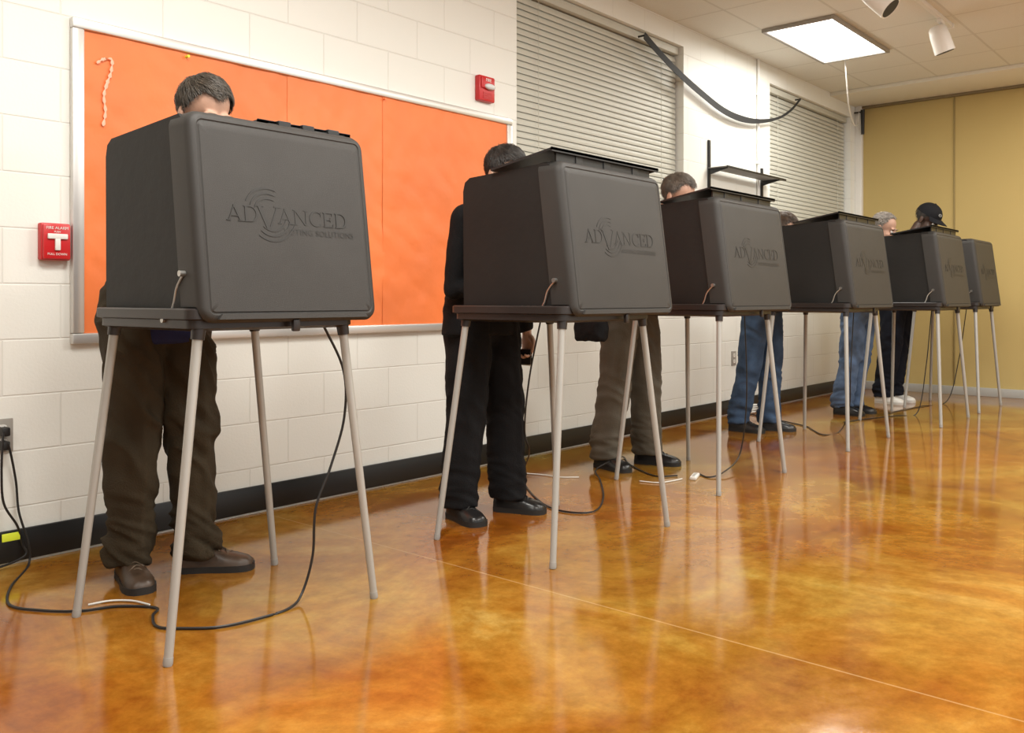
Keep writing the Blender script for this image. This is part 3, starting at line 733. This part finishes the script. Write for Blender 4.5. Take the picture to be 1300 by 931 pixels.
person('person', 'person in black suit and black shoes with black hair at the second booth', (2.93, -.80), .95,
       {1: ((3.01, -.77), (3.11, -.985)), -1: ((2.80, -.70), (2.745, -.93))}, (2.925, -.765, .90), (2.90, -.86, 1.335), (2.88, -.945, 1.49), R(24), 0, ar,
       M['skin_b'], M['hair_black'], 'short', M['t_black'], M['j_black'], M['shoe_black'], M['sole'], hem=.10, baggy=1.12, vox=.011, seed=4.1, strands=3600, build=1.04, flare=.035, wrk=.6)
person('person', 'person in taupe trousers with grey-brown hair and black shoes at the third booth', (4.33, -.66), 1.0,
       {1: ((4.42, -.61), (4.505, -.86)), -1: ((4.19, -.50), (4.135, -.75))}, (4.32, -.63, .95), (4.41, -.73, 1.40), (4.51, -.845, 1.545), R(20), 0,
       tablearm((4.66, -.77, 1.10), (4.52, -.98, .995), (4.18, -.72, 1.10), (4.24, -.98, .995)),
       M['skin_a'], M['hair_dk'], 'short', M['t_taupe'], M['j_brown'], M['shoe_black'], M['sole'], hem=.06, baggy=1.08, vox=.012, seed=7.7, strands=3000, wrk=.9)
person('person', 'brown-haired person in dark blue jeans and black shoes at the fourth booth', (6.02, -.66), .96,
       {1: ((6.14, -.57), (6.23, -.81)), -1: ((5.97, -.42), (5.985, -.68))}, (6.02, -.64, .92), (5.98, -.74, 1.28), (5.95, -.835, 1.435), R(28), 0,
       tablearm((6.24, -.77, 1.07), (6.13, -.98, .995), (5.76, -.75, 1.07), (5.88, -.98, .995)),
       M['skin_b'], M['hair_deep'], 'short', M['t_jean'], M['j_brown'], M['shoe_black'], M['sole'], vox=.014, seed=11., strands=2000)
person('person', 'balding grey-haired person in light blue shirt and faded jeans at the fifth booth', (7.5, -.84), 1.0,
       {1: ((7.57, -.66), (7.62, -.91)), -1: ((7.41, -.64), (7.39, -.89))}, (7.49, -.81, .95), (7.53, -.90, 1.38), (7.56, -.99, 1.535), R(22), 0,
       tablearm((7.79, -.94, 1.12), (7.64, -1.12, .995), (7.26, -.90, 1.12), (7.38, -1.12, .995)),
       M['skin_a'], M['hair_grey'], 'thin', M['t_jean2'], M['s_blue'], M['shoe_black'], M['sole'], vox=.014, seed=14., strands=1200)
ar = tablearm((8.90, -.92, 1.22), (8.74, -1.12, 1.0), (0, 0, 0), (0, 0, 0))
ar[-1] = ((8.30, -.86, 1.17), (8.36, -.98, 1.0), (.2, -1, -.1), (0, -.1, -1), (1, -.2, 0), .35)
person('person', 'tall person in black cap, dark clothes and white sneakers at the farthest booth', (8.57, -.80), 1.07,
       {1: ((8.66, -.64), (8.70, -.90)), -1: ((8.47, -.62), (8.44, -.88))}, (8.56, -.78, 1.02), (8.60, -.90, 1.52), (8.63, -1.02, 1.68), R(34), R(-8), ar,
       M['skin_c'], M['hair_black'], 'short', M['t_navy'], M['j_black'], M['shoe_white'], M['sole_w'], cap=(M['cap_black'], M['cap_black'], True), vox=.014, seed=18., strands=500)

t = thing('wallet', (3.138, -.845, .70), 'small dark folded wallet with pale edge held by the person in the black suit', 'wallet')
b = NB(); box(b, -.008, -.004, -.034, .034, -.04, .03, .0015); box(b, .001, .005, -.034, .034, -.04, .03, .0015); obj('cover', b, M['j_brown'], t)
b = NB(); box(b, -.004, .001, -.030, .032, -.045, .028, .0008); obj('pages', b, M['plaster'], t)
t = thing('shoulder_bag', (3.99, -.60, .73), 'small soft black shoulder bag hanging beside the person in taupe trousers', 'bag')
b = NB(); loft(b, [[V((x * s, y * s2, z)) for x, y in rrect(.10, .20, .035, 4)] for z, s, s2 in ((0, .8, .9), (.012, 1, 1), (.07, 1.05, 1.02), (.13, .85, 1), (.165, .45, .97), (.175, .25, .93))])
b = remesh(b, .007, 3); wrinkle(b, .006, (16, 14), 5.0, (), .1, 1.0); obj('bag_body', b, M['j_black'], t, angle=80)
b = NB(); tube(b, cr([(0, .07, .15), (.03, .04, .40), (.23, .0, .705), (.27, -.12, .70), (.06, -.10, .42), (0, -.07, .15)], 6), [(.010, .003)] * 31, 8, ref=V((0, 1, 0))); obj('strap', b, M['j_black'], t)

# ------------------------------------------------------------------ cords
def cord(parent, pts, r=.004, k=8, plug=None):
    base = parent.location
    b = NB(); tube(b, cr(pts, k), r, 7); c = obj('power_cord', b, M['cord'], parent, off=base)
    if plug is not None:
        b = NB(); box(b, plug.x - .014, plug.x + .014, plug.y - .022, plug.y + .012, plug.z - .016, plug.z + .016, .005); obj('plug', b, M['cord'], c, off=base)
    return c
F = lambda x, y: on_z(x, y, .005)
cp = [V((1.745, -1.17, .885)), on_y(436, 470, -1.18), on_y(437, 530, -1.17), on_y(420, 592, -1.16), on_y(401, 645, -1.15), on_y(397, 705, -1.14), on_z(384, 752, .03), F(368, 772), F(330, 785), F(280, 796), F(235, 798), F(200, 796), F(194, 782), F(198, 772), F(150, 770), F(100, 776), F(50, 775), F(12, 768), F(14, 745), F(36, 718), on_y(36, 690, -.06), on_y(24, 650, -.04), on_y(20, 610, -.03), V((1.222, -.05, .44)), V((1.215, -.03, .437))]
c = cord(B1, cp, .0042, plug=V((1.215, -.028, .437)))
b = NB(); p = on_y(14, 682, -.045); box(b, p.x - .03, p.x + .03, p.y - .002, p.y + .002, p.z - .014, p.z + .014, .001); obj('warning_tag', b, M['yellow'], c, off=B1.location)
cord(B2, [V((3.0, -1.05, .885)), on_y(672, 480, -1.0), on_y(666, 545, -.95), on_y(672, 575, -.9), on_z(664, 600, .03), F(668, 618), F(690, 640), F(720, 650), F(755, 649), F(766, 632), F(762, 610), on_z(756, 598, .03), on_z(770, 588, .06), on_z(790, 580, .01), F(800, 590), F(830, 604), F(860, 604)])
cord(B3, [V((4.62, -1.2, .885)), on_y(948, 480, -1.2), on_y(946, 535, -1.18), on_y(938, 580, -1.15), on_z(918, 600, .02), F(900, 606), F(888, 602)])
cord(B4, [V((6.3, -1.2, .885)), on_y(1080, 470, -1.2), on_y(1078, 520, -1.15), on_z(1066, 548, .01), F(1045, 552), F(1030, 545), F(1018, 540), V((6.9, -.1, .006))])
cord(B5, [V((7.78, -1.3, .885)), V((7.8, -1.25, .4)), V((7.75, -1.2, .03)), V((7.6, -1.1, .006)), V((7.3, -1.0, .006)), V((6.9, -.9, .006))])
cord(B6, [V((8.85, -1.3, .885)), V((8.9, -1.22, .4)), V((8.8, -1.15, .03)), V((8.4, -1.05, .006)), V((7.9, -1.0, .006)), V((7.65, -.99, .006))])
b = NB(); tube(b, cr([V((1.215, -.03, .487)), V((1.20, -.06, .47)), on_y(2, 600, -.07), on_y(5, 640, -.06), on_y(22, 668, -.05), on_y(28, 690, -.04), V((1.27, -.05, .03)), V((1.1, -.06, .006)), V((.8, -.08, .006))]), .0042, 7)
box(b, 1.201, 1.229, -.052, -.016, .471, .503, .005)
tag(obj('black_cable', b, M['cord']), 'black cable hanging from the grey outlet at the far left', 'cable')
for pl, lb in (([(812, 611), (835, 613), (852, 611), (866, 608)], 'short pale cable running along the floor into the white power strip'),
               ([(664, 601), (690, 603), (712, 606), (735, 606)], 'short pale cable on the floor behind the second booth'),
               ([(112, 768), (140, 763), (168, 763), (190, 768)], 'short pale cable on the floor beneath the nearest booth')):
    b = NB(); tube(b, cr([F(*q) for q in pl], 8), .0030, 8); tag(obj('pale_cable', b, M['whitecord']), lb, 'cable', 'pale cables on the floor')
p = F(882, 606)
t = thing('power_strip', (p.x, p.y, 0), 'small white power strip lying on the floor under the third booth', 'power strip', rz=R(20))
b = NB(); box(b, -.065, .065, -.017, .017, 0, .018, .005); obj('housing', b, M['offwhite'], t)
for q in range(4):
    b = NB(); box(b, -.054 + q * .029, -.038 + q * .029, -.008, .008, .017, .0192, .001); obj('socket', b, M['plate'], t)
b = NB(); pts = []
for j in range(60):
    a = j * .42; rr = .06 + .012 * math.sin(j * .9); pts.append(V((7.0 + rr * 1.5 * math.cos(a), -.10 + rr * .8 * math.sin(a), .008 + .0012 * j)))
tube(b, pts, .006, 6); tag(obj('coiled_cable', b, M['whitecord']), 'coiled white cable on the floor against the black baseboard', 'cable')

# ------------------------------------------------------------------ wall shelf, strap, ceiling things
sx0 = on_y(899, 215).x; sx1 = on_y(966, 225).x; zt = on_y(899, 213).z
t = thing('wall_shelf', ((sx0 + sx1) / 2, 0, zt - .2), 'thin grey shelf on black brackets on the wall between the two windows', 'shelf')
dx = (sx1 - sx0) / 2
for s in (-1, 1):
    b = NB(); box(b, s * dx - .014, s * dx + .014, -.018, 0, -.02, .42 if s < 0 else .30, .004); obj('wall_standard', b, M['blackmetal'], t)
    b = NB(); loft(b, [[V((s * dx + q, y, z)) for y, z in ((-.015, .188), (-.015, .145), (-.17, .180), (-.17, .188))] for q in (-.007, .007)]); obj('bracket', b, M['blackmetal'], t, smooth=False)
b = NB(); box(b, -dx - .04, dx + .10, -.185, -.020, .188, .195, .002); obj('shelf_board', b, M['shelfgrey'], t)
b = NB(); box(b, -dx - .042, dx + .102, -.190, -.184, .183, .199, .002); obj('shelf_edge', b, M['blackmetal'], t)
t = thing('conduit', (on_y(964, 225).x - .05, 0, 1.8), 'thin white conduit on the wall beside the shelf', 'conduit')
b = NB(); cyl(b, (0, -.014, 0), (0, -.014, CEIL - 1.8), .011, seg=12); obj('pipe', b, M['white'], t)
for z in (.35, .95):
    b = NB(); box(b, -.024, .024, -.028, 0, z - .01, z + .01, .004); obj('pipe_clip', b, M['white'], t)

pts = [on_y(x, y, -.05) for x, y in ((818, 45), (838, 68), (862, 93), (890, 118), (918, 140), (942, 151), (965, 154), (988, 150), (1004, 140), (1016, 126))]
pts = cr(pts, 6); n = len(pts)
b = NB()
wid = [(.034 if i < .55 * n else .034 - .020 * min(1, (i - .55 * n) / (.2 * n))) for i in range(n)]
rings = []
for i, p in enumerate(pts):
    tg = pts[min(i + 1, n - 1)] - pts[max(i - 1, 0)]; nn = V((-tg.z, 0, tg.x)).normalized()
    rings.append([p + V((0, sy * .0018, 0)) + nn * (wid[i] * sz) for sy, sz in ((-1, -.8), (1, -.8), (1, .8), (-1, .8))])
loft(b, rings)
for q in (pts[0], pts[-1]): cyl(b, V((q.x, -.054, q.z)), V((q.x, 0, q.z)), .007, seg=10)
tag(obj('hanging_strap', b, M['strap'], angle=20), 'flat black strap sagging across the wall between the tops of two windows', 'strap')

LX0, LX1, LY0, LY1 = 6.5, 7.73, -.985, -.415
t = thing('ceiling_light', ((LX0 + LX1) / 2, (LY0 + LY1) / 2, CEIL - .03), 'bright rectangular fluorescent light panel set in the tiled ceiling', 'ceiling light')
hx = (LX1 - LX0) / 2; hy = (LY1 - LY0) / 2
b = NB()
for x0, x1, y0, y1 in ((-hx, hx, -hy, -hy + .025), (-hx, hx, hy - .025, hy), (-hx, -hx + .025, -hy + .025, hy - .025), (hx - .025, hx, -hy + .025, hy - .025)): box(b, x0, x1, y0, y1, 0, .029, .003)
obj('frame', b, M['plate'], t)
b = NB(); box(b, -hx + .025, hx - .025, -hy + .025, hy - .025, .010, .028); obj('diffuser', b, M['diff'], t, smooth=False)

t = thing('lighting_track', (5.4, -1.565, CEIL), 'white lighting track on the ceiling carrying two spotlights', 'lighting track')
b = NB(); box(b, -.6, 1.92, -.017, .017, -.03, 0, .003); obj('rail', b, M['offwhite'], t)
b = NB(); box(b, 1.90, 1.935, -.022, .022, -.034, 0, .003); obj('end_cap', b, M['offwhite'], t)
def spot(x, axis, label, drop=.145):
    c = V((x, -1.565, CEIL - .03)); t = thing('track_light', c, label, 'spotlight', 'spotlights on the ceiling track')
    b = NB(); box(b, -.05, .05, -.016, .016, -.03, 0, .004); cyl(b, (0, 0, -.03), (0, 0, -drop + .045), .008, seg=12); obj('stem', b, M['offwhite'], t)
    axis = V(axis).normalized(); o = V((0, 0, -drop)) - axis * .02
    b = NB(); prof = [(-.085, .03), (-.08, .045), (-.06, .062), (.0, .068), (.12, .072)]
    tube(b, [o + axis * a for a, r in prof], [r for a, r in prof], 24)
    can = obj('can', b, M['offwhite'], t)
    b = NB(); tube(b, [o + axis * .1205, o + axis * .1225], .063, 24); obj('lamp_mouth', b, M['dark'], can)
    b = NB(); s = axis.cross(V((0, 1, .2))).normalized()
    ring = cr([V((0, 0, -drop + .05)), o + s * .075 + V((0, 0, .04)), o + s * .075], 5); tube(b, ring, (.006), 6)
    obj('yoke', b, M['offwhite'], t)
spot(7.06, (.25, -.25, -1), 'white spotlight pointing down near the end of the ceiling track')
spot(5.72, (.05, -.75, -.75), 'white spotlight with dark mouth at the top edge, nearer on the ceiling track', .19)

c0 = on_z(1073, 76, CEIL)
hp = [c0, c0 + V((.05, .01, -.14)), V((8.2, -.47, 2.72)), V((8.9, -.26, 2.70)), V((9.45, -.10, 2.80)), V((9.60, -.06, 2.93)), V((9.63, -.05, 2.96))]
t = thing('hanging_cable', c0, 'white cable drooping from the ceiling light to the far room corner', 'cable')
b = NB(); tube(b, cr(hp, 8), .0065, 7); obj('wire', b, M['white'], t, off=c0)
b = NB(); cyl(b, (9.63, -.09, 2.98), (9.63, -.09, 2.72), .022, .016, 12); cyl(b, (9.63, -.09, 2.96), (9.63, 0, 2.96), .008, seg=8); obj('plug', b, M['cord'], t, off=c0)

# ------------------------------------------------------------------ light
def area(loc, sx, sy, e, col=(1, .985, .92), rot=(0, 0, 0)):
    l = bpy.data.lights.new('lamp', 'AREA'); l.shape = 'RECTANGLE'; l.size = sx; l.size_y = sy; l.energy = e; l.color = col
    o = bpy.data.objects.new('lamp', l); COL.objects.link(o); o.location = loc; o.rotation_euler = rot; return o
area(((LX0 + LX1) / 2, (LY0 + LY1) / 2, CEIL - .05), 1.15, .5, 28)
for x, y, e in ((1.2, -2.0, 78), (1.2, -4.6, 75), (3.8, -2.6, 76), (3.8, -5.0, 75), (6.6, -3.2, 68), (6.6, -5.4, 58), (-1.5, -3.2, 65), (8.7, -3.0, 42)):
    area((x, y, CEIL - .04), 1.2, .6, e)
w = bpy.data.worlds.new('World'); SC.world = w; w.use_nodes = True
bg = w.node_tree.nodes['Background']; bg.inputs['Color'].default_value = (1.0, .992, .955, 1); bg.inputs['Strength'].default_value = 1.0

# ------------------------------------------------------------------ camera
cam = bpy.data.cameras.new('Camera'); co = bpy.data.objects.new('Camera', cam); COL.objects.link(co)
cam.sensor_width = 36; cam.lens = 36 * FPX / 1300; cam.shift_y = -(465.5 - HOR) / 1300
co.location = CAM; co.rotation_euler = (R(90), 0, TH - R(90)); cam.clip_start = .05
SC.camera = co
